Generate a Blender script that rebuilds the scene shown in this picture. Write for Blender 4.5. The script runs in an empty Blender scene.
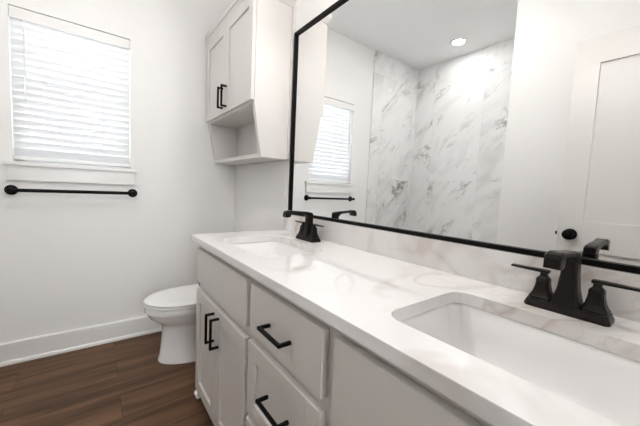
import bpy, bmesh, math, random
from mathutils import Vector, Matrix

# ------------------------------------------------------------------ camera, world, exposure
S = bpy.context.scene
COL = S.collection
yaw, pit, rol = math.radians(-37.298), math.radians(-4.2745), math.radians(2.5947)
fw = Vector((-math.sin(yaw) * math.cos(pit), math.cos(yaw) * math.cos(pit), math.sin(pit)))
rt = Vector((math.cos(yaw), math.sin(yaw), 0)); up = rt.cross(fw)
rt2 = math.cos(rol) * rt + math.sin(rol) * up
up2 = -math.sin(rol) * rt + math.cos(rol) * up
cam = bpy.data.cameras.new('camera')
cam.sensor_fit = 'HORIZONTAL'; cam.sensor_width = 36.0
cam.lens = 36.0 * 295.855 / 640.0
cam.clip_start = 0.02
co = bpy.data.objects.new('camera', cam); COL.objects.link(co)
co.matrix_world = Matrix(((rt2.x, up2.x, -fw.x, -0.9533), (rt2.y, up2.y, -fw.y, -2.4604),
                          (rt2.z, up2.z, -fw.z, 1.118), (0, 0, 0, 1)))
S.camera = co

W = bpy.data.worlds.new('sky'); S.world = W; W.use_nodes = True
bg = W.node_tree.nodes['Background']
bg.inputs[0].default_value = (0.93, 0.965, 1.0, 1); bg.inputs[1].default_value = 3.4
S.view_settings.view_transform = 'Standard'; S.view_settings.look = 'None'
S.view_settings.gamma = 1.0; S.view_settings.use_curve_mapping = False
S.view_settings.exposure = 2.34
BULB, CAN, ROOM_FILL = 20.0, 24.0, 52.0   # vanity bulbs, shower downlight, added room fill downlight

# ------------------------------------------------------------------ materials
def newmat(name):
    m = bpy.data.materials.new(name); m.use_nodes = True
    return m, m.node_tree.nodes, m.node_tree.links, m.node_tree.nodes['Principled BSDF']

def plain(name, col, rough=0.5, metal=0.0, bump=0.0, bscale=300.0, var=0.0, spec=0.5, coat=0.0):
    m, N, L, p = newmat(name)
    p.inputs['Base Color'].default_value = (*col, 1)
    p.inputs['Roughness'].default_value = rough
    p.inputs['Metallic'].default_value = metal
    p.inputs['Specular IOR Level'].default_value = spec
    p.inputs['Coat Weight'].default_value = coat
    tc = N.new('ShaderNodeTexCoord')
    n = N.new('ShaderNodeTexNoise'); n.inputs['Scale'].default_value = bscale
    L.new(tc.outputs['Object'], n.inputs['Vector'])
    if bump:
        b = N.new('ShaderNodeBump'); b.inputs['Strength'].default_value = bump
        b.inputs['Distance'].default_value = 0.002
        L.new(n.outputs['Fac'], b.inputs['Height']); L.new(b.outputs['Normal'], p.inputs['Normal'])
    if var:
        n2 = N.new('ShaderNodeTexNoise'); n2.inputs['Scale'].default_value = 6
        L.new(tc.outputs['Object'], n2.inputs['Vector'])
        mx = N.new('ShaderNodeMix'); mx.data_type = 'RGBA'
        mx.inputs[6].default_value = (*[c * (1 - var) for c in col], 1)
        mx.inputs[7].default_value = (*[min(1, c * (1 + var)) for c in col], 1)
        L.new(n2.outputs['Fac'], mx.inputs[0]); L.new(mx.outputs[2], p.inputs['Base Color'])
    return m

def emis(name, col, s):
    m, N, L, p = newmat(name)
    p.inputs['Base Color'].default_value = (0.9, 0.9, 0.9, 1)
    p.inputs['Emission Color'].default_value = (*col, 1); p.inputs['Emission Strength'].default_value = s
    return m

def mth(N, L, op, a, b=None, clamp=False):
    n = N.new('ShaderNodeMath'); n.operation = op; n.use_clamp = clamp
    for i, v in enumerate((a, b)):
        if v is None: continue
        if isinstance(v, (int, float)): n.inputs[i].default_value = v
        else: L.new(v, n.inputs[i])
    return n.outputs[0]

def mixc(N, L, f, a, b):
    m = N.new('ShaderNodeMix'); m.data_type = 'RGBA'
    for i, v in ((0, f), (6, a), (7, b)):
        if isinstance(v, (int, float)): m.inputs[i].default_value = v
        elif isinstance(v, tuple): m.inputs[i].default_value = (*v, 1)
        else: L.new(v, m.inputs[i])
    return m.outputs[2]

def vein(N, L, vec, scale, detail, distort, width, rough=0.55):
    n = N.new('ShaderNodeTexNoise'); n.inputs['Scale'].default_value = scale
    n.inputs['Detail'].default_value = detail; n.inputs['Distortion'].default_value = distort
    n.inputs['Roughness'].default_value = rough
    L.new(vec, n.inputs['Vector'])
    d = mth(N, L, 'ABSOLUTE', mth(N, L, 'SUBTRACT', n.outputs['Fac'], 0.5))
    return mth(N, L, 'SUBTRACT', 1.0, mth(N, L, 'DIVIDE', d, width), True)

def noise(N, L, vec, scale, detail=2.0, distort=0.0):
    n = N.new('ShaderNodeTexNoise'); n.inputs['Scale'].default_value = scale
    n.inputs['Detail'].default_value = detail; n.inputs['Distortion'].default_value = distort
    L.new(vec, n.inputs['Vector']); return n.outputs['Fac']

def ramp(N, L, f, lo, hi):
    m = N.new('ShaderNodeMapRange'); m.inputs['From Min'].default_value = lo; m.inputs['From Max'].default_value = hi
    m.clamp = True; L.new(f, m.inputs['Value']); return m.outputs[0]

def mapping(N, L, vec, loc=(0, 0, 0), rot=(0, 0, 0), scale=(1, 1, 1)):
    m = N.new('ShaderNodeMapping'); m.inputs['Location'].default_value = loc
    m.inputs['Rotation'].default_value = rot; m.inputs['Scale'].default_value = scale
    L.new(vec, m.inputs['Vector']); return m.outputs[0]

def quartz(name):
    m, N, L, p = newmat(name)
    tc = N.new('ShaderNodeTexCoord').outputs['Object']
    v = mapping(N, L, tc, (0.35, 0.1, 0.2), (0.3, 0.2, 0.6), (1, 1, 1))
    broad = ramp(N, L, noise(N, L, v, 2.3, 3, 1.4), 0.52, 0.62)
    v1 = vein(N, L, v, 1.5, 3, 1.8, 0.03)
    v2 = vein(N, L, v, 3.2, 3, 1.5, 0.012)
    msk = ramp(N, L, noise(N, L, v, 1.6, 1), 0.46, 0.62)
    f = mth(N, L, 'ADD', mth(N, L, 'MULTIPLY', v1, mth(N, L, 'MULTIPLY', msk, 0.4)),
            mth(N, L, 'ADD', mth(N, L, 'MULTIPLY', broad, 0.36), mth(N, L, 'MULTIPLY', mth(N, L, 'MULTIPLY', v2, msk), 0.18)), True)
    c = mixc(N, L, f, (0.80, 0.785, 0.775), (0.47, 0.40, 0.35))
    L.new(c, p.inputs['Base Color'])
    p.inputs['Roughness'].default_value = 0.06; p.inputs['Specular IOR Level'].default_value = 0.7
    return m

def marble_tile(name, axis):
    """large polished porcelain tiles with grey veins; axis = horizontal axis of the wall (0 x, 1 y)"""
    m, N, L, p = newmat(name)
    tc = N.new('ShaderNodeTexCoord').outputs['Object']
    sx = N.new('ShaderNodeSeparateXYZ'); L.new(tc, sx.inputs[0])
    cb = N.new('ShaderNodeCombineXYZ')
    L.new(mth(N, L, 'ADD', sx.outputs[axis], 0.27 + 1.2 + (0.3 if axis == 0 else 0)), cb.inputs[0])
    L.new(mth(N, L, 'ADD', sx.outputs[2], 1.1), cb.inputs[1])
    br = N.new('ShaderNodeTexBrick'); L.new(cb.outputs[0], br.inputs['Vector'])
    br.offset = 0.0; br.inputs['Scale'].default_value = 1.0
    br.inputs['Brick Width'].default_value = 0.6; br.inputs['Row Height'].default_value = 1.2
    br.inputs['Mortar Size'].default_value = 0.0016; br.inputs['Mortar Smooth'].default_value = 0.1
    br.inputs['Color1'].default_value = (0, 0, 0, 1); br.inputs['Color2'].default_value = (1, 1, 1, 1)
    # shift the veins from tile to tile
    rnd = N.new('ShaderNodeVectorMath'); rnd.operation = 'SCALE'; L.new(br.outputs['Color'], rnd.inputs[0]); rnd.inputs['Scale'].default_value = 3.0
    add = N.new('ShaderNodeVectorMath'); add.operation = 'ADD'; L.new(tc, add.inputs[0]); L.new(rnd.outputs[0], add.inputs[1])
    v = mapping(N, L, add.outputs[0], (0, 0, 0), ((0, 0.75, 0) if axis == 0 else (-0.75, 0, 0)))
    v = mapping(N, L, v, (0, 0, 0), (0, 0, 0), ((1.25, 1.0, 0.6) if axis == 0 else (1.0, 1.25, 0.6)))
    v1 = vein(N, L, v, 1.7, 8, 0.7, 0.030, 0.66)
    v2 = vein(N, L, v, 4.0, 8, 0.8, 0.024, 0.66)
    m1 = ramp(N, L, noise(N, L, v, 2.4, 3), 0.50, 0.66)
    m2 = ramp(N, L, noise(N, L, v, 4.2, 3), 0.53, 0.68)
    cloud = ramp(N, L, noise(N, L, v, 3.4, 6, 0.8), 0.48, 0.8)
    f = mth(N, L, 'ADD', mth(N, L, 'MULTIPLY', mth(N, L, 'MULTIPLY', v1, m1), 0.75),
            mth(N, L, 'ADD', mth(N, L, 'MULTIPLY', mth(N, L, 'MULTIPLY', v2, m2), 0.6), mth(N, L, 'MULTIPLY', cloud, 0.3)), True)
    c = mixc(N, L, f, (0.90, 0.90, 0.895), (0.20, 0.19, 0.17))
    c = mixc(N, L, mth(N, L, 'MULTIPLY', br.outputs['Fac'], 0.35), c, (0.6, 0.6, 0.59))
    L.new(c, p.inputs['Base Color']); p.inputs['Roughness'].default_value = 0.05; p.inputs['Specular IOR Level'].default_value = 0.8
    return m

def planks(name):
    m, N, L, p = newmat(name)
    tc = N.new('ShaderNodeTexCoord').outputs['Object']
    v0 = mapping(N, L, tc, (3.3, 5.0, 0))
    br = N.new('ShaderNodeTexBrick'); L.new(v0, br.inputs['Vector'])
    br.offset = 0.37; br.offset_frequency = 2; br.inputs['Scale'].default_value = 1.0
    br.inputs['Brick Width'].default_value = 1.22; br.inputs['Row Height'].default_value = 0.18
    br.inputs['Mortar Size'].default_value = 0.0012; br.inputs['Mortar Smooth'].default_value = 0.2
    br.inputs['Color1'].default_value = (0, 0, 0, 1); br.inputs['Color2'].default_value = (1, 1, 1, 1)
    rnd = N.new('ShaderNodeVectorMath'); rnd.operation = 'SCALE'; L.new(br.outputs['Color'], rnd.inputs[0]); rnd.inputs['Scale'].default_value = 7.0
    add = N.new('ShaderNodeVectorMath'); add.operation = 'ADD'; L.new(tc, add.inputs[0]); L.new(rnd.outputs[0], add.inputs[1])
    v = mapping(N, L, add.outputs[0], (0, 0, 0), (0, 0, 0), (1.1, 13.0, 1.0))
    g1 = noise(N, L, v, 1.4, 4, 0.6)
    v2 = mapping(N, L, add.outputs[0], (0, 0, 0), (0, 0, 0), (3.0, 110.0, 1.0))
    g2 = noise(N, L, v2, 2.0, 4, 0.3)
    f = mth(N, L, 'ADD', mth(N, L, 'MULTIPLY', ramp(N, L, g1, 0.34, 0.66), 0.8), mth(N, L, 'MULTIPLY', g2, 0.3), True)
    c = mixc(N, L, f, (0.026, 0.0125, 0.0065), (0.190, 0.097, 0.050))
    bw = N.new('ShaderNodeSeparateColor'); L.new(br.outputs['Color'], bw.inputs[0])
    c = mixc(N, L, mth(N, L, 'MULTIPLY', bw.outputs[0], 0.2), c, (0.17, 0.095, 0.055))
    c = mixc(N, L, mth(N, L, 'MULTIPLY', br.outputs['Fac'], 0.7), c, (0.02, 0.013, 0.01))
    L.new(c, p.inputs['Base Color']); p.inputs['Roughness'].default_value = 0.5; p.inputs['Specular IOR Level'].default_value = 0.3
    b = N.new('ShaderNodeBump'); b.inputs['Strength'].default_value = 0.15; b.inputs['Distance'].default_value = 0.001
    L.new(g2, b.inputs['Height']); L.new(b.outputs[0], p.inputs['Normal'])
    return m

def blind_mat(name):
    m, N, L, p = newmat(name)
    p.inputs['Base Color'].default_value = (0.88, 0.89, 0.9, 1); p.inputs['Roughness'].default_value = 0.4
    t = N.new('ShaderNodeBsdfTranslucent'); t.inputs[0].default_value = (0.80, 0.83, 0.86, 1)
    mx = N.new('ShaderNodeMixShader'); mx.inputs[0].default_value = 0.13
    L.new(p.outputs[0], mx.inputs[1]); L.new(t.outputs[0], mx.inputs[2])
    L.new(mx.outputs[0], N['Material Output'].inputs['Surface'])
    return m

def pane_mat(name):
    m, N, L, p = newmat(name)
    tr = N.new('ShaderNodeBsdfTransparent'); gl = N.new('ShaderNodeBsdfGlossy'); gl.inputs['Roughness'].default_value = 0.01
    lw = N.new('ShaderNodeFresnel'); lw.inputs[0].default_value = 1.45
    mx = N.new('ShaderNodeMixShader'); L.new(lw.outputs[0], mx.inputs[0])
    L.new(tr.outputs[0], mx.inputs[1]); L.new(gl.outputs[0], mx.inputs[2])
    L.new(mx.outputs[0], N['Material Output'].inputs['Surface'])
    return m

M = dict(
    wall=plain('wall_paint', (0.87, 0.858, 0.845), 0.6, bump=0.25, bscale=160),
    ceil=plain('ceiling_paint', (0.925, 0.93, 0.925), 0.8, bump=0.2, bscale=120),
    trim=plain('trim_paint', (0.83, 0.82, 0.805), 0.3),
    door=plain('door_paint', (0.70, 0.675, 0.65), 0.35),
    cab=plain('cabinet_paint', (0.66, 0.625, 0.59), 0.35, var=0.015),
    cab_in=plain('cabinet_interior', (0.62, 0.59, 0.56), 0.5),
    upcab=plain('wall_cabinet_paint', (0.70, 0.675, 0.65), 0.35, var=0.015),
    black=plain('black_metal', (0.003, 0.0027, 0.0027), 0.45, 0.0, spec=0.12),
    bronze=plain('dark_bronze', (0.008, 0.0052, 0.0042), 0.32, 0.0, spec=0.24),
    china=plain('white_china', (0.90, 0.89, 0.88), 0.08, coat=0.3),
    seat=plain('toilet_seat_plastic', (0.86, 0.85, 0.835), 0.2),
    plastic=plain('white_plastic', (0.84, 0.83, 0.81), 0.35),
    dark=plain('dark_void', (0.03, 0.03, 0.03), 0.8),
    chrome=plain('chrome', (0.75, 0.75, 0.76), 0.12, 1.0),
    mirror=plain('mirror_silver', (0.93, 0.94, 0.94), 0.0, 1.0),
    vinyl=plain('window_vinyl', (0.85, 0.86, 0.86), 0.35),
    quartz=quartz('veined_quartz'), tile_x=marble_tile('marble_tile_side', 0), tile_y=marble_tile('marble_tile_long', 1),
    floor=planks('dark_wood_planks'), blind=blind_mat('blind_vinyl'), pane=pane_mat('window_glass'),
    bulb=emis('bulb_glow', (1.0, 0.97, 0.945), BULB), can=emis('downlight_glow', (1.0, 0.995, 0.98), CAN),
    room=emis('fill_downlight_glow', (1.0, 0.98, 0.95), ROOM_FILL),
)

# ------------------------------------------------------------------ helpers
def box(bm, x0, x1, y0, y1, z0, z1, bev=0.0, seg=2):
    x0, x1 = sorted((x0, x1)); y0, y1 = sorted((y0, y1)); z0, z1 = sorted((z0, z1))
    r = bmesh.ops.create_cube(bm, size=1.0)
    for v in r['verts']:
        v.co = Vector(((x0 + x1) / 2 + v.co.x * (x1 - x0), (y0 + y1) / 2 + v.co.y * (y1 - y0), (z0 + z1) / 2 + v.co.z * (z1 - z0)))
    if bev:
        es = list({e for v in r['verts'] for e in v.link_edges})
        bmesh.ops.bevel(bm, geom=es, offset=bev, segments=seg, profile=0.7, affect='EDGES')
    return bm

def cyl(bm, a, b, r0, r1=None, n=24, cap=True):
    a, b = Vector(a), Vector(b); r1 = r0 if r1 is None else r1
    d = (b - a).normalized(); q = d.orthogonal().normalized(); s = d.cross(q)
    A = [bm.verts.new(a + r0 * (math.cos(2 * math.pi * i / n) * q + math.sin(2 * math.pi * i / n) * s)) for i in range(n)]
    B = [bm.verts.new(b + r1 * (math.cos(2 * math.pi * i / n) * q + math.sin(2 * math.pi * i / n) * s)) for i in range(n)]
    for i in range(n): bm.faces.new((A[i], A[(i + 1) % n], B[(i + 1) % n], B[i]))
    if cap: bm.faces.new(A[::-1]); bm.faces.new(B)
    return bm

def lathe(bm, o, ax, prof, n=32):
    """prof: list of (distance along axis, radius)"""
    o = Vector(o); d = Vector(ax).normalized(); q = d.orthogonal().normalized(); s = d.cross(q)
    rings = []
    for t, r in prof:
        if r < 1e-6: rings.append([bm.verts.new(o + d * t)])
        else: rings.append([bm.verts.new(o + d * t + r * (math.cos(2 * math.pi * i / n) * q + math.sin(2 * math.pi * i / n) * s)) for i in range(n)])
    for A, B in zip(rings, rings[1:]):
        for i in range(n):
            j = (i + 1) % n
            if len(A) == 1 and len(B) == 1: continue
            if len(A) == 1: bm.faces.new((A[0], B[j], B[i]))
            elif len(B) == 1: bm.faces.new((A[i], A[j], B[0]))
            else: bm.faces.new((A[i], A[j], B[j], B[i]))
    return bm

def loft(bm, rings, cap=True):
    V = [[bm.verts.new(Vector(p)) for p in r] for r in rings]
    n = len(V[0])
    for A, B in zip(V, V[1:]):
        for i in range(n):
            bm.faces.new((A[i], A[(i + 1) % n], B[(i + 1) % n], B[i]))
    if cap: bm.faces.new(V[0][::-1]); bm.faces.new(V[-1])
    return bm

def prism_y(bm, pts, y0, y1):
    """pts: outline in x, z"""
    return loft(bm, [[(x, y0, z) for x, z in pts], [(x, y1, z) for x, z in pts]])

def prism_x(bm, pts, x0, x1):
    return loft(bm, [[(x0, y, z) for y, z in pts], [(x1, y, z) for y, z in pts]])

def rrect(x0, x1, y0, y1, r, z, n=6):
    out = []
    for cx, cy, a0 in ((x1 - r, y1 - r, 0), (x0 + r, y1 - r, 90), (x0 + r, y0 + r, 180), (x1 - r, y0 + r, 270)):
        for i in range(n + 1):
            a = math.radians(a0 + 90 * i / n)
            out.append((cx + r * math.cos(a), cy + r * math.sin(a), z))
    return out

def obj(name, bm, mat, parent=None, smooth=False, bev=0.0, label=None):
    bmesh.ops.recalc_face_normals(bm, faces=bm.faces[:])
    me = bpy.data.meshes.new(name); bm.to_mesh(me); bm.free()
    me.materials.append(M[mat] if isinstance(mat, str) else mat)
    o = bpy.data.objects.new(name, me); COL.objects.link(o)
    if smooth:
        for p in me.polygons: p.use_smooth = True
        es = o.modifiers.new('edges', 'EDGE_SPLIT'); es.split_angle = math.radians(38)
    if bev:
        b = o.modifiers.new('bevel', 'BEVEL'); b.width = bev; b.segments = 2; b.limit_method = 'ANGLE'; b.angle_limit = math.radians(35)
        b.harden_normals = False
    if parent:
        o.parent = parent
        o.matrix_parent_inverse = Matrix.Translation(-parent.location)
    if label: o['label'] = label
    return o

def thing(name, label, cat, loc, group=None):
    o = bpy.data.objects.new(name, None); COL.objects.link(o); o.location = loc
    o['label'] = label; o['category'] = cat
    if group: o['group'] = group
    return o

def tag(o, label, cat, group=None):
    o['label'] = label; o['category'] = cat
    if group: o['group'] = group
    return o

def struct(name, bm, mat, label, cat, parent=None, **k):
    o = obj(name, bm, mat, parent, **k)
    if parent is None:
        o['kind'] = 'structure'; o['label'] = label; o['category'] = cat
    return o

def copy_tree(o, parent=None, shift=None):
    c = o.copy(); COL.objects.link(c)
    if parent is not None:
        c.parent = parent
    elif shift is not None:
        c.location = o.location + Vector(shift)
    for ch in list(o.children):
        copy_tree(ch, c)
    return c

def B(): return bmesh.new()

# ------------------------------------------------------------------ room dimensions (metres)
# x: 0 at the mirror wall, negative into the room;  y: 0 at the window wall, negative towards the camera
H = 2.743
XL, XS = -1.607, -2.44          # left wall face, back of the shower
YA = -1.452                     # end of the shower alcove
YF = -2.715                     # doorway wall
T = 0.12
WX0, WX1, WZ0, WZ1 = -1.3335, -0.7564, 1.211, 2.0807
DX0, DX1, DZ = -1.285, -0.575, 2.045    # doorway

b = B(); box(b, XS - T, T, YF - 1.9 - T, T, -0.1, 0)
struct('floor', b, 'floor', 'dark brown wood plank floor', 'floor')
b = B(); box(b, XS - T, T, YF - T, T, H, H + 0.1)
struct('ceiling', b, 'ceil', 'smooth white ceiling', 'ceiling')
b = B()
box(b, XS - T, WX0, 0, T, 0, H); box(b, WX1, T, 0, T, 0, H)
box(b, WX0, WX1, 0, T, 0, WZ0); box(b, WX0, WX1, 0, T, WZ1, H)
struct('wall_back', b, 'wall', 'pale grey wall with the window and towel bar', 'wall')
b = B(); box(b, 0, T, YF - T, 0, 0, H)
struct('wall_right', b, 'wall', 'pale grey wall behind the mirror and vanity', 'wall')
b = B(); box(b, XS, XL, YF, YA, 0, H)
struct('wall_left', b, 'wall', 'white wall seen in the mirror, between shower and open door', 'wall')
b = B(); box(b, XS - T, XS, YF - T, 0, 0, H)
struct('wall_shower', b, 'wall', 'wall behind the marble shower tiles', 'wall')
b = B()
box(b, XS, DX0, YF - T, YF, 0, H); box(b, DX1, 0, YF - T, YF, 0, H); box(b, DX0, DX1, YF - T, YF, DZ, H)
struct('wall_front', b, 'wall', 'wall with the doorway beside the vanity', 'wall')
# marble tile facings in the shower alcove
b = B(); box(b, XS, XL, -0.011, -0.0005, 0, H)
struct('wall_tile_back', b, 'tile_x', 'marble tiled narrow shower wall on the window side, seen in the mirror', 'tiled wall')
b = B(); box(b, XS + 0.0005, XS + 0.011, YA + 0.0005, -0.011, 0, H)
struct('wall_tile_long', b, 'tile_y', 'marble tiled long shower wall seen in the mirror', 'tiled wall')
b = B(); box(b, XS + 0.011, XL, YA + 0.001, -0.011, 0.0, 0.05, 0.004)  # unseen white slab, added to bounce the downlight up to the shower ceiling
struct('floor_shower_bounce', b, 'china', 'added unseen white floor bouncing light up in the tiled alcove', 'shower floor')
# hallway beyond the doorway
b = B(); hy = YF - 1.9
HX0, HX1, HZ0, HZ1 = -1.5, -0.5, 1.1, 2.15     # opening for the added fill window facing the doorway
box(b, XS - T, XS, hy, YF - T, 0, H); box(b, 0, T, hy, YF - T, 0, H); box(b, XS - T, T, hy - T, YF - T, H, H + 0.1)
box(b, XS - T, HX0, hy - T, hy, 0, H); box(b, HX1, T, hy - T, hy, 0, H); box(b, HX0, HX1, hy - T, hy, 0, HZ0); box(b, HX0, HX1, hy - T, hy, HZ1, H)
struct('wall_hallway', b, 'wall', 'plain white walls of the hallway beyond the doorway', 'wall')

# baseboards with a bevelled top and a small shoe
def base_prof(s):  # outwards offset, height
    return [(0, 0), (0.024, 0), (0.024, 0.012), (0.021, 0.020), (0.015, 0.024), (0.015, 0.128), (0.010, 0.135), (0, 0.135)]
b = B(); prism_x(b, [(-o, z) for o, z in base_prof(0)], XL, 0)
struct('baseboard_back', b, 'trim', 'white baseboard under the window', 'baseboard')
b = B(); prism_y(b, [(-o, z) for o, z in base_prof(0)], -0.93, -0.024)
struct('baseboard_right', b, 'trim', 'white baseboard behind the toilet', 'baseboard')
b = B(); prism_y(b, [(XL + o, z) for o, z in base_prof(0)], YF, YA)
struct('baseboard_left', b, 'trim', 'white baseboard under the open door', 'baseboard')

# unseen hallway window, added to send fill light through the doorway
b = B()
for x0, x1, z0, z1 in ((HX0, HX0 + 0.05, HZ0, HZ1), (HX1 - 0.05, HX1, HZ0, HZ1), (HX0 + 0.05, HX1 - 0.05, HZ0, HZ0 + 0.05), (HX0 + 0.05, HX1 - 0.05, HZ1 - 0.05, HZ1), (-1.025, -0.975, HZ0 + 0.05, HZ1 - 0.05)):
    box(b, x0, x1, hy - 0.09, hy - 0.02, z0, z1)
hw = struct('fill_window', b, 'trim', 'added unseen hallway window giving fill light through the doorway', 'window')
for x0, x1 in ((HX0 + 0.05, -1.025), (-0.975, HX1 - 0.05)):
    b = B(); box(b, x0, x1, hy - 0.058, hy - 0.052, HZ0 + 0.05, HZ1 - 0.05); obj('pane', b, 'pane', hw)

# window_1: vinyl single hung unit in the opening
b = B()
fy0, fy1 = 0.055, 0.115
box(b, WX0, WX0 + 0.04, fy0, fy1, WZ0, WZ1); box(b, WX1 - 0.04, WX1, fy0, fy1, WZ0, WZ1)
box(b, WX0, WX1, fy0, fy1, WZ0, WZ0 + 0.045); box(b, WX0, WX1, fy0, fy1, WZ1 - 0.04, WZ1)
win = struct('window_1', b, 'vinyl', 'white vinyl window behind the lowered blind', 'window')
b = B(); box(b, WX0 + 0.04, WX1 - 0.04, 0.065, 0.105, 1.625, 1.665); obj('meeting_rail', b, 'vinyl', win)
b = B(); box(b, WX0 + 0.04, WX1 - 0.04, 0.083, 0.087, WZ0 + 0.045, 1.625); obj('pane', b, 'pane', win)
b = B(); box(b, WX0 + 0.04, WX1 - 0.04, 0.083, 0.087, 1.665, WZ1 - 0.04); obj('pane', b, 'pane', win)
b = B(); box(b, -1.3715, -0.716, -0.028, -0.0, 1.187, 1.211, 0.004); box(b, WX0, WX1, -0.004, 0.055, 1.1895, 1.2125)
struct('trim_1', b, 'trim', 'white window sill board', 'window sill')
b = B(); box(b, -1.358, -0.73, -0.016, 0.0, 1.099, 1.187, 0.002)
struct('trim_2', b, 'trim', 'white apron board under the window sill', 'window trim')
# door frame (jamb) of the doorway
b = B()
box(b, DX0 - 0.0, DX0 + 0.018, YF - T, YF, 0, DZ); box(b, DX1 - 0.018, DX1, YF - T, YF, 0, DZ); box(b, DX0, DX1, YF - T, YF, DZ - 0.018, DZ)
struct('trim_3', b, 'trim', 'white jamb lining the doorway', 'door frame')

# door_1: open door leaf standing in front of the left wall
DXF, DXB, DY0, DY1 = -1.262, -1.297, -1.918, -2.66
def door_leaf():
    b = B(); st = 0.112
    y0, y1 = DY1, DY0
    box(b, DXB, DXF, y0, y0 + st, 0.012, 2.03); box(b, DXB, DXF, y1 - st, y1, 0.012, 2.03)
    for z0, z1 in ((0.012, 0.24), (0.842, 1.012), (1.888, 2.03)): box(b, DXB, DXF, y0 + st, y1 - st, z0, z1)
    for z0, z1 in ((0.24, 0.842), (1.012, 1.888)): box(b, DXB + 0.013, DXF - 0.013, y0 + st, y1 - st, z0, z1)
    return b
door = struct('door_1', door_leaf(), 'door', 'open white two panel door with a black knob, seen in the mirror', 'door')
for sgn, xf in ((1, DXF), (-1, DXB)):
    b = B(); lathe(b, (xf, DY0 - 0.062, 0.932), (sgn, 0, 0), [(0, 0), (0, 0.033), (0.006, 0.033), (0.009, 0.030), (0.010, 0.012), (0.026, 0.012),
        (0.030, 0.020), (0.038, 0.027), (0.048, 0.029), (0.056, 0.026), (0.061, 0.016), (0.062, 0)])
    obj('door_knob', b, 'black', door, smooth=True)
b = B(); box(b, (DXF + DXB) / 2 - 0.007, (DXF + DXB) / 2 + 0.007, DY0 - 0.002, DY0 + 0.012, 0.922, 0.942, 0.002); obj('latch', b, 'black', door)
for hz in (0.25, 1.02, 1.82):
    b = B(); cyl(b, (DXF + 0.006, DY1 - 0.004, hz - 0.045), (DXF + 0.006, DY1 - 0.004, hz + 0.045), 0.006); obj('hinge', b, 'black', door, smooth=True)

# ------------------------------------------------------------------ window blind
bl = thing('window_blind', 'white slatted blind lowered over the window', 'blind', ((WX0 + WX1) / 2, 0.02, WZ0))
bx0, bx1 = WX0 + 0.003, WX1 - 0.003
b = B(); box(b, bx0 + 0.004, bx1 - 0.004, 0.008, 0.05, 2.022, 2.072)
obj('headrail', b, 'vinyl', bl)
b = B(); box(b, bx0, bx1, -0.004, 0.004, 2.012, 2.074, 0.002); obj('valance', b, 'plastic', bl)
b = B(); ns = 19; zt, zb = 2.0, 1.264
for i in range(ns):
    z = zt - (zt - zb) * i / (ns - 1); a = math.radians(71)
    pts = []
    for t in range(5):
        u = (t / 4 - 0.5) * 0.05; bow = 0.003 * (1 - (2 * t / 4 - 1) ** 2)
        pts.append((0.016 + u * math.cos(a) - bow * math.sin(a), z - u * math.sin(a) - bow * math.cos(a) + 0.002))
    pts2 = [(y + 0.0018 * math.sin(a), zz + 0.0018 * math.cos(a)) for y, zz in pts]
    prism_x(b, pts + pts2[::-1], bx0, bx1)
obj('slats', b, 'blind', bl)
b = B(); box(b, bx0 + 0.001, bx1 - 0.001, 0.002, 0.040, 1.221, 1.242, 0.003); obj('bottom_rail', b, 'vinyl', bl)
b = B(); cyl(b, (-1.272, -0.010, 2.01), (-1.270, -0.010, 1.555), 0.0038, n=10); obj('wand', b, 'vinyl', bl, smooth=True)
for xx in (-1.18, -0.91):
    b = B(); cyl(b, (xx, -0.002, 2.012), (xx, -0.002, 1.240), 0.0012, n=6); obj('lift_cord', b, 'vinyl', bl)

# ------------------------------------------------------------------ towel bar
tb = thing('towel_bar', 'black metal towel bar on the wall below the window', 'towel bar', (-1.045, 0, 1.043))
for xx in (-1.343, -0.745):
    b = B(); lathe(b, (xx, 0, 1.043), (0, -1, 0), [(0, 0), (0, 0.029), (0.005, 0.029), (0.009, 0.026), (0.012, 0.016), (0.03, 0.012), (0.052, 0.012), (0.062, 0.014), (0.068, 0.012), (0.070, 0)])
    obj('post', b, 'black', tb, smooth=True)
b = B(); cyl(b, (-1.343, -0.056, 1.043), (-0.745, -0.056, 1.043), 0.0105, n=16); obj('rod', b, 'black', tb, smooth=True)

# ------------------------------------------------------------------ wall cabinet above the toilet
UY0, UY1 = -0.022, -0.868
uc = thing('wall_cabinet', 'off-white two door wall cabinet with open cubby above the toilet', 'cabinet', (0, (UY0 + UY1) / 2, 1.3))
XF = -0.238; XB = -0.186
side = [(-0.001, 1.30), (XB, 1.30), (XF, 1.598), (XF, 2.20), (-0.001, 2.20)]
b = B(); prism_y(b, side, UY1, UY1 + 0.032); prism_y(b, side, UY0 - 0.032, UY0)
box(b, -0.012, -0.001, UY1, UY0, 1.30, 2.20)
prism_y(b, [(-0.001, 1.30), (XB, 1.30), (XB - 0.004, 1.322), (-0.001, 1.322)], UY1 + 0.032, UY0 - 0.032)
box(b, XF, -0.012, UY1 + 0.032, UY0 - 0.032, 1.598, 1.618); box(b, XF, -0.012, UY1 + 0.032, UY0 - 0.032, 2.18, 2.20)
box(b, -0.018, -0.001, UY1 - 0.024, UY1, 1.302, 2.19)
obj('body', b, 'upcab', uc)
def crown_prof(): return [(0.0, 2.192), (0.004, 2.192), (0.017, 2.222), (0.021, 2.222), (0.021, 2.255), (0, 2.255)]
b = B(); prof = crown_prof()
rings = []
for pt in ((0, -1), (1, 0)):
    pass
pth = [(-0.001, UY1, 0, -1), (XF - 0.014, UY1, -1, -1), (XF - 0.014, UY0, -1, 0)]
rings = [[(x + nx * o, y + ny * o, z) for o, z in prof] for x, y, nx, ny in pth]
loft(b, rings)
box(b, XF - 0.014, -0.001, UY1, UY0, 2.2005, 2.254)
obj('crown', b, 'upcab', uc)

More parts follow.
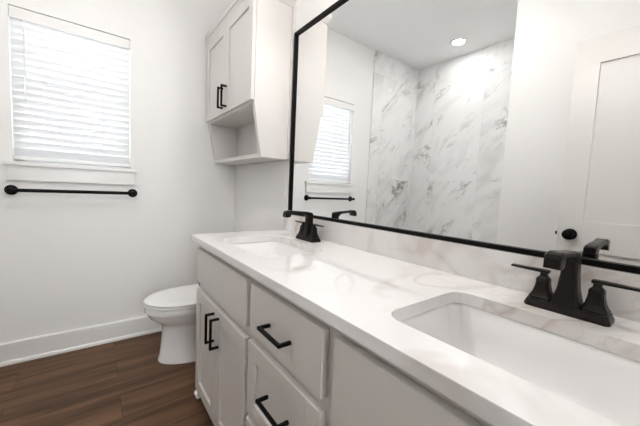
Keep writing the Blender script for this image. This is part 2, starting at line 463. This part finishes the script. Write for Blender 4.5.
def shaker(axis_x, xf, th, y0, y1, z0, z1, rail, rec=0.009):
    """door facing -x: front at xf, thickness th towards +x"""
    b = B(); y0, y1 = sorted((y0, y1))
    xb = xf + th
    box(b, xf, xb, y0, y0 + rail, z0, z1); box(b, xf, xb, y1 - rail, y1, z0, z1)
    box(b, xf, xb, y0 + rail, y1 - rail, z0, z0 + rail); box(b, xf, xb, y0 + rail, y1 - rail, z1 - rail, z1)
    box(b, xf + rec, xb - 0.002, y0 + rail, y1 - rail, z0 + rail, z1 - rail)
    return b

def pull(parent, xf, y, z, length, vertical, mat='black', r=0.0048):
    b = B(); d = 0.034; e = length / 2
    if vertical:
        box(b, xf - d - r, xf - d + r, y - r, y + r, z - e - r, z + e + r)
        for s in (-1, 1): box(b, xf - d + r, xf, y - r, y + r, z + s * e - r, z + s * e + r)
    else:
        box(b, xf - d - r, xf - d + r, y - e - r, y + e + r, z - r, z + r)
        for s in (-1, 1): box(b, xf - d + r, xf, y + s * e - r, y + s * e + r, z - r, z + r)
    return obj('pull_handle', b, mat, parent, bev=0.0015)

UD = -0.259; ymid = -0.441
d1 = obj('door', shaker(0, UD, 0.02, UY0 - 0.004, ymid + 0.0015, 1.612, 2.190, 0.058), 'upcab', uc, bev=0.0012)
d2 = obj('door', shaker(0, UD, 0.02, ymid - 0.0015, UY1 + 0.003, 1.612, 2.190, 0.058), 'upcab', uc, bev=0.0012)
pull(d1, UD, ymid + 0.034, 1.711, 0.128, True, r=0.0058); pull(d2, UD, ymid - 0.034, 1.711, 0.128, True, r=0.0058)

# ------------------------------------------------------------------ vanity cabinet
VF = -0.553; VB = -0.533; CT, CB = 0.866, 0.836
VY0, VY1 = -0.925, YF + 0.003
va = thing('vanity_cabinet', 'long greige vanity cabinet with black pulls below the quartz worktop', 'cabinet', (-0.27, (VY0 + VY1) / 2, 0))
b = B()
box(b, VB, -0.003, VY1, VY0, 0.085, 0.10); box(b, VB, -0.003, VY0 - 0.018, VY0, 0.085, CB)
box(b, VB, -0.003, VY1, VY1 + 0.018, 0.085, CB); box(b, -0.012, -0.003, VY1, VY0, 0.085, CB)
# face frame with openings
STL = [(-0.9255, -0.962), (-1.530, -1.600), (-1.950, -2.022), (-2.590, VY1 + 0.0005)]
for y0, y1 in STL: box(b, VB + 0.0004, VB + 0.02, y1, y0, 0.101, CB - 0.0005)
for (a0, a1), (c0, c1) in zip(STL, STL[1:]):
    for z0, z1 in ((0.80, CB - 0.0005), (0.101, 0.122), (0.595, 0.660)): box(b, VB + 0.0004, VB + 0.02, c0, a1, z0, z1)
box(b, VB + 0.0004, VB + 0.02, STL[2][0], STL[1][1], 0.33, 0.375)
obj('body', b, 'cab', va)
b = B(); box(b, VB + 0.065, VB + 0.08, VY1, VY0, 0.0, 0.088); obj('toe_kick', b, 'cab', va)
def slab(y0, y1, z0, z1):
    b = B(); box(b, VF, VB, y0, y1, z0, z1); return b
ZT0, ZT1 = 0.646, 0.810
obj('false_front', slab(-0.942, -1.544, ZT0, ZT1), 'cab', va, bev=0.002)
obj('false_front', slab(-2.006, -2.608, ZT0, ZT1), 'cab', va, bev=0.002)
dr = obj('drawer', slab(-1.579, -1.966, ZT0, ZT1), 'cab', va, bev=0.002); pull(dr, VF, -1.776, 0.722, 0.116, False)
d2_ = obj('drawer', shaker(0, VF, 0.02, -1.573, -1.966, 0.366, 0.616, 0.055), 'cab', va, bev=0.0012); pull(d2_, VF, -1.780, 0.506, 0.116, False)
d3_ = obj('drawer', shaker(0, VF, 0.02, -1.571, -1.966, 0.083, 0.344, 0.055), 'cab', va, bev=0.0012); pull(d3_, VF, -1.780, 0.235, 0.116, False)
for a0, a1, py in ((-0.942, -1.243, -1.216), (-1.246, -1.544, -1.277), (-2.006, -2.306, -2.279), (-2.309, -2.608, -2.336)):
    dd = obj('door', shaker(0, VF, 0.02, a0, a1, 0.083, 0.605, 0.055), 'cab', va, bev=0.0012); pull(dd, VF, py - 0.006, 0.515, 0.120, True)
b = B(); cyl(b, (-0.542, -0.930, 0.045), (-0.542, -0.968, 0.045), 0.014, n=20); box(b, -0.548, -0.530, -0.975, -0.958, 0.04, 0.09)
obj('leveling_foot', b, 'plastic', va, smooth=True, bev=0.003)

# ------------------------------------------------------------------ countertop with two sink cut-outs
CY0, CY1, CX = -0.86, YF + 0.002, -0.5625
SX0, SX1 = -0.474, -0.172
SINKS = [(-1.500, -1.045), (-2.530, -2.064)]
def prism_obj(ring_fn):
    bb = B(); loft(bb, [ring_fn(CB - 0.05), ring_fn(CT + 0.05)]); bmesh.ops.recalc_face_normals(bb, faces=bb.faces[:])
    me = bpy.data.meshes.new('cut'); bb.to_mesh(me); bb.free()
    o = bpy.data.objects.new('cut', me); COL.objects.link(o); return o
b = B(); box(b, CX, -0.0005, CY1, CY0, CB, CT, 0.0025)
ct = obj('countertop', b, 'quartz'); tag(ct, 'white veined quartz worktop lying on the vanity cabinet', 'countertop')
cuts = []
for y0, y1 in SINKS:
    c = prism_obj(lambda z: rrect(SX0, SX1, y0, y1, 0.045, z, 8)); cuts.append(c)
    md = ct.modifiers.new('cut', 'BOOLEAN'); md.operation = 'DIFFERENCE'; md.object = c; md.solver = 'EXACT'
dg = bpy.context.evaluated_depsgraph_get(); dg.update()
nm = bpy.data.meshes.new_from_object(ct.evaluated_get(dg))
ct.modifiers.clear(); ct.data = nm
for c in cuts: bpy.data.objects.remove(c)
b = B(); box(b, -0.020, -0.0005, CY1, CY0, CT, 0.968, 0.0015)
tag(obj('backsplash', b, 'quartz'), 'low quartz upstand along the wall behind both faucets', 'backsplash')

# sinks
def sink(y0, y1, label):
    t = thing('sink_basin', label, 'sink', ((SX0 + SX1) / 2, (y0 + y1) / 2, 0.70), 'undermount sinks')
    def R(ins, z, r): return rrect(SX0 - 0.004 + ins, SX1 + 0.004 - ins, y0 - 0.004 + ins, y1 + 0.004 - ins, r, z, 8)
    rings = [R(-0.022, CB - 0.002, 0.06), R(0, CB - 0.002, 0.048), R(0.004, CB - 0.008, 0.046), R(0.010, 0.77, 0.05), R(0.020, 0.730, 0.055), R(0.040, 0.708, 0.06), R(0.075, 0.702, 0.05), R(0.115, 0.699, 0.028)]
    out = [R(0.115, 0.688, 0.028), R(0.03, 0.694, 0.06), R(0.008, 0.725, 0.055), R(-0.004, 0.77, 0.05), R(-0.010, CB - 0.014, 0.05), R(-0.022, CB - 0.014, 0.06)]
    b = B(); full = rings + out
    V = [[b.verts.new(p) for p in r] for r in full]; n = len(V[0])
    for k in range(len(V)):
        if k == len(rings) - 1: continue
        A, C = V[k], V[(k + 1) % len(V)]
        for i in range(n): b.faces.new((A[i], A[(i + 1) % n], C[(i + 1) % n], C[i]))
    b.faces.new(V[len(rings) - 1]); b.faces.new(V[len(rings)])
    obj('basin', b, 'china', t, smooth=True)
    cx, cy = (SX0 + SX1) / 2, (y0 + y1) / 2
    b = B(); lathe(b, (cx, cy, 0.698), (0, 0, 1), [(0, 0), (0, 0.03), (0.003, 0.03), (0.004, 0.026), (0.0035, 0.02), (0.006, 0.018), (0.008, 0.012), (0.0085, 0)])
    obj('drain', b, 'bronze', t, smooth=True)
    return t
sink(*SINKS[0], 'white undermount sink at the far end, by the toilet')
sink(*SINKS[1], 'white undermount sink in the foreground, nearest the camera')

# ------------------------------------------------------------------ faucets
def rect(cx, cy, hx, hy, z, ch=0.25):
    c = min(hx, hy) * ch
    return [(cx + hx, cy - hy + c, z), (cx + hx, cy + hy - c, z), (cx + hx - c, cy + hy, z), (cx - hx + c, cy + hy, z),
            (cx - hx, cy + hy - c, z), (cx - hx, cy - hy + c, z), (cx - hx + c, cy - hy, z), (cx + hx - c, cy - hy, z)]
def faucet(y, label):
    FX = -0.092
    t = thing('faucet', label, 'faucet', (FX, y, CT), 'dark bronze centerset faucets')
    b = B()
    loft(b, [rect(FX, y, 0.030, 0.077, CT), rect(FX, y, 0.030, 0.077, CT + 0.006), rect(FX, y, 0.026, 0.073, CT + 0.016), rect(FX, y, 0.025, 0.072, CT + 0.019)])
    obj('base_plate', b, 'bronze', t)
    b = B()
    loft(b, [rect(FX, y, 0.027, 0.028, CT + 0.018), rect(FX, y, 0.024, 0.024, CT + 0.030), rect(FX + 0.001, y, 0.020, 0.0185, CT + 0.055),
             rect(FX + 0.002, y, 0.0175, 0.0155, CT + 0.085), rect(FX + 0.003, y, 0.0165, 0.0142, CT + 0.120)])
    obj('column', b, 'bronze', t)
    b = B(); rings = []
    for dx, zt, zb, hw in ((0.018, 0.137, 0.118, 0.0125), (0.010, 0.141, 0.112, 0.0135), (-0.010, 0.144, 0.112, 0.0135), (-0.018, 0.145, 0.124, 0.0130),
                           (-0.030, 0.146, 0.132, 0.0125), (-0.065, 0.148, 0.136, 0.0125), (-0.102, 0.151, 0.138, 0.013), (-0.112, 0.152, 0.133, 0.0145), (-0.117, 0.152, 0.121, 0.0150),
                           (-0.130, 0.151, 0.118, 0.0150), (-0.140, 0.147, 0.118, 0.0145), (-0.144, 0.139, 0.120, 0.0135)):
        x = FX + dx; c = 0.004
        rings.append([(x, y - hw, CT + zb), (x, y + hw, CT + zb), (x, y + hw, CT + zt - c), (x, y + hw - c, CT + zt), (x, y - hw + c, CT + zt), (x, y - hw, CT + zt - c)])
    loft(b, rings)
    obj('spout', b, 'bronze', t)
    for s in (1, -1):
        hy = y + s * 0.048
        b = B()
        loft(b, [rect(FX, hy, 0.0225, 0.0225, CT + 0.018), rect(FX, hy, 0.0225, 0.0225, CT + 0.024), rect(FX, hy, 0.0205, 0.0205, CT + 0.026), rect(FX, hy, 0.0165, 0.0165, CT + 0.036), rect(FX, hy, 0.0138, 0.0138, CT + 0.048),
                 rect(FX, hy, 0.0125, 0.0125, CT + 0.060), rect(FX, hy, 0.0135, 0.0135, CT + 0.061), rect(FX, hy, 0.0120, 0.0120, CT + 0.067), rect(FX, hy, 0.007, 0.007, CT + 0.073), rect(FX, hy, 0.007, 0.007, CT + 0.081)])
        h = obj('handle', b, 'bronze', t)
        b = B()
        z0 = CT + 0.080
        ring = lambda yy, hw, z, th: [(FX - hw, yy, z), (FX + hw, yy, z), (FX + hw, yy, z + th), (FX - hw, yy, z + th)]
        loft(b, [ring(hy - s * 0.010, 0.009, z0, 0.007), ring(hy + s * 0.012, 0.009, z0 + 0.0005, 0.007), ring(hy + s * 0.052, 0.0075, z0 + 0.001, 0.0055), ring(hy + s * 0.070, 0.0075, z0 + 0.0015, 0.005)])
        obj('lever', b, 'bronze', h, bev=0.001)
    return t
faucet(-1.238, 'dark bronze faucet behind the far sink, by the mirror corner')
faucet(-2.281, 'dark bronze faucet behind the foreground sink, nearest the camera')

# ------------------------------------------------------------------ mirror
MY0, MY1, MZ0, MZ1 = -0.902, -2.66, 0.9695, 2.034
mi = thing('wall_mirror', 'large rectangular wall mirror in a thin black frame above the vanity', 'mirror', (0, (MY0 + MY1) / 2, MZ0))
b = B(); fwid = 0.014
for y0, y1, z0, z1 in ((MY0 - fwid, MY0, MZ0, MZ1), (MY1, MY1 + fwid, MZ0, MZ1), (MY1 + fwid, MY0 - fwid, MZ0, MZ0 + fwid), (MY1 + fwid, MY0 - fwid, MZ1 - fwid, MZ1)):
    box(b, -0.015, -0.001, y0, y1, z0, z1)
obj('frame', b, 'black', mi)
b = B(); box(b, -0.003, -0.001, MY1 + fwid - 0.002, MY0 - fwid + 0.002, MZ0 + fwid - 0.002, MZ1 - fwid + 0.002); obj('mirror_glass', b, 'mirror', mi)

# ------------------------------------------------------------------ toilet
TY = -0.435
to = thing('toilet', 'white toilet with closed lid between the window wall and vanity', 'toilet', (-0.4, TY, 0))
def egg(front, back, hw, z, n=40):
    """front, back: x extents; widest a bit behind the middle"""
    z = z if z < 0.225 else 0.225 + (z - 0.225) * 0.826
    cx = front + (back - front) * 0.52
    out = []
    for i in range(n):
        a = 2 * math.pi * i / n; c, s = math.cos(a), math.sin(a)
        ax = (back - cx) if c > 0 else (cx - front)
        p = 2.0 if c < 0 else 2.8
        out.append((cx + ax * math.copysign(abs(c) ** (2 / p), c), TY + hw * math.copysign(abs(s) ** (2 / p), s), z))
    return out
b = B()
loft(b, [egg(-0.648, -0.11, 0.140, 0.0), egg(-0.648, -0.11, 0.140, 0.010), egg(-0.640, -0.115, 0.133, 0.03), egg(-0.632, -0.12, 0.128, 0.10), egg(-0.626, -0.12, 0.125, 0.18),
         egg(-0.626, -0.125, 0.126, 0.225), egg(-0.636, -0.15, 0.132, 0.245), egg(-0.660, -0.18, 0.146, 0.268), egg(-0.690, -0.20, 0.163, 0.298), egg(-0.708, -0.20, 0.174, 0.330), egg(-0.716, -0.20, 0.179, 0.345), egg(-0.722, -0.20, 0.184, 0.352),
         egg(-0.724, -0.20, 0.186, 0.375), egg(-0.724, -0.20, 0.186, 0.394), egg(-0.716, -0.20, 0.180, 0.401)])
obj('bowl', b, 'china', to, smooth=True)
b = B(); loft(b, [egg(-0.712, -0.225, 0.176, 0.400), egg(-0.712, -0.225, 0.176, 0.405), egg(-0.726, -0.225, 0.188, 0.406), egg(-0.728, -0.225, 0.189, 0.412), egg(-0.724, -0.225, 0.186, 0.418), egg(-0.714, -0.225, 0.178, 0.419)])
obj('seat', b, 'seat', to, smooth=True)
b = B(); loft(b, [egg(-0.712, -0.215, 0.176, 0.418), egg(-0.712, -0.215, 0.176, 0.4235), egg(-0.725, -0.215, 0.187, 0.4245), egg(-0.727, -0.215, 0.188, 0.432), egg(-0.722, -0.217, 0.185, 0.438), egg(-0.710, -0.22, 0.177, 0.441), egg(-0.66, -0.24, 0.150, 0.4425), egg(-0.56, -0.30, 0.09, 0.443)])
obj('lid', b, 'seat', to, smooth=True)
b = B(); loft(b, [rrect(-0.20, -0.03, TY - 0.19, TY + 0.19, 0.03, 0.33), rrect(-0.205, -0.026, TY - 0.2, TY + 0.2, 0.03, 0.40), rrect(-0.212, -0.022, TY - 0.212, TY + 0.212, 0.03, 0.72)])
tk = obj('tank', b, 'china', to, smooth=True)
b = B(); loft(b, [rrect(-0.222, -0.018, TY - 0.222, TY + 0.222, 0.032, 0.721), rrect(-0.222, -0.018, TY - 0.222, TY + 0.222, 0.032, 0.745), rrect(-0.214, -0.024, TY - 0.214, TY + 0.214, 0.03, 0.753)])
obj('tank_lid', b, 'china', to, smooth=True)
b = B(); cyl(b, (-0.21, TY + 0.15, 0.66), (-0.235, TY + 0.15, 0.66), 0.012); box(b, -0.24, -0.23, TY + 0.07, TY + 0.158, 0.653, 0.667, 0.003); obj('flush_lever', b, 'chrome', tk)
for s in (1, -1):
    b = B(); box(b, -0.255, -0.205, TY + s * 0.075 - 0.02, TY + s * 0.075 + 0.02, 0.366, 0.405, 0.008); obj('hinge', b, 'seat', to)
    b = B(); lathe(b, (-0.33, TY + s * 0.135, 0.0), (0, 0, 1), [(0, 0), (0, 0.016), (0.012, 0.016), (0.022, 0.010), (0.025, 0)]); obj('bolt_cap', b, 'plastic', to, smooth=True)

# ------------------------------------------------------------------ small fittings
hd = thing('paper_holder', 'small black fitting on the vanity side, just above the toilet lid', 'holder', (-0.49, VY0, 0.62))
b = B(); cyl(b, (-0.515, VY0, 0.615), (-0.515, VY0 + 0.006, 0.615), 0.022); cyl(b, (-0.515, VY0, 0.615), (-0.515, VY0 + 0.075, 0.615), 0.008); obj('post', b, 'black', hd, smooth=True)
b = B(); cyl(b, (-0.524, VY0 + 0.068, 0.615), (-0.37, VY0 + 0.068, 0.615), 0.008); obj('arm', b, 'black', hd, smooth=True)
ol = thing('wall_outlet', 'white outlet plate on the wall left of the mirror', 'outlet', (0, -0.83, 1.12))
b = B(); box(b, -0.006, 0, -0.868, -0.795, 1.065, 1.180, 0.002); obj('cover_plate', b, 'plastic', ol)
for zc in (1.098, 1.147):
    b = B(); box(b, -0.0085, -0.005, -0.849, -0.814, zc - 0.017, zc + 0.017, 0.002); obj('socket', b, 'plastic', ol)

# ceiling downlight in the shower
def downlight(x, y, label, mat='can', group=None):
    t = thing('ceiling_downlight', label, 'ceiling light', (x, y, H), group)
    b = B(); lathe(b, (x, y, H), (0, 0, -1), [(0, 0.058), (0, 0.085), (0.004, 0.085), (0.007, 0.075), (0.007, 0.06), (0.001, 0.058)], 40); obj('trim_ring', b, 'plastic', t, smooth=True)
    b = B(); lathe(b, (x, y, H), (0, 0, -1), [(0.0, 0), (0.0, 0.057), (0.004, 0.057), (0.005, 0.05), (0.005, 0)], 40); obj('lens', b, mat, t, smooth=True)
downlight(-2.105, -0.718, 'round lit downlight in the ceiling over the shower, seen in the mirror')
downlight(-1.05, -1.1, 'added unseen fill downlight in the ceiling in front of the vanity doors', 'room')  # unseen lamp, added to fill the room with light
# vanity light bar above the mirror
vl = thing('vanity_light', 'light bar with five round bulbs above the mirror', 'wall light', (0, -1.80, 2.13))
b = B(); box(b, -0.03, -0.001, -2.13, -1.47, 2.09, 2.17, 0.004); obj('back_plate', b, 'black', vl)
for i in range(5):
    yy = -1.80 + (i - 2) * 0.14
    b = B(); lathe(b, (-0.03, yy, 2.13), (-1, 0, 0), [(0, 0), (0, 0.026), (0.028, 0.022), (0.03, 0.017), (0.03, 0)]); sk = obj('socket', b, 'black', vl, smooth=True)
    b = B(); lathe(b, (-0.06, yy, 2.13), (-1, 0, 0), [(0, 0)] + [(0.032 - 0.032 * math.cos(a), 0.032 * math.sin(a)) for a in [math.pi * k / 12 for k in range(1, 12)]] + [(0.064, 0)], 24)
    obj('bulb', b, 'bulb', sk, smooth=True)
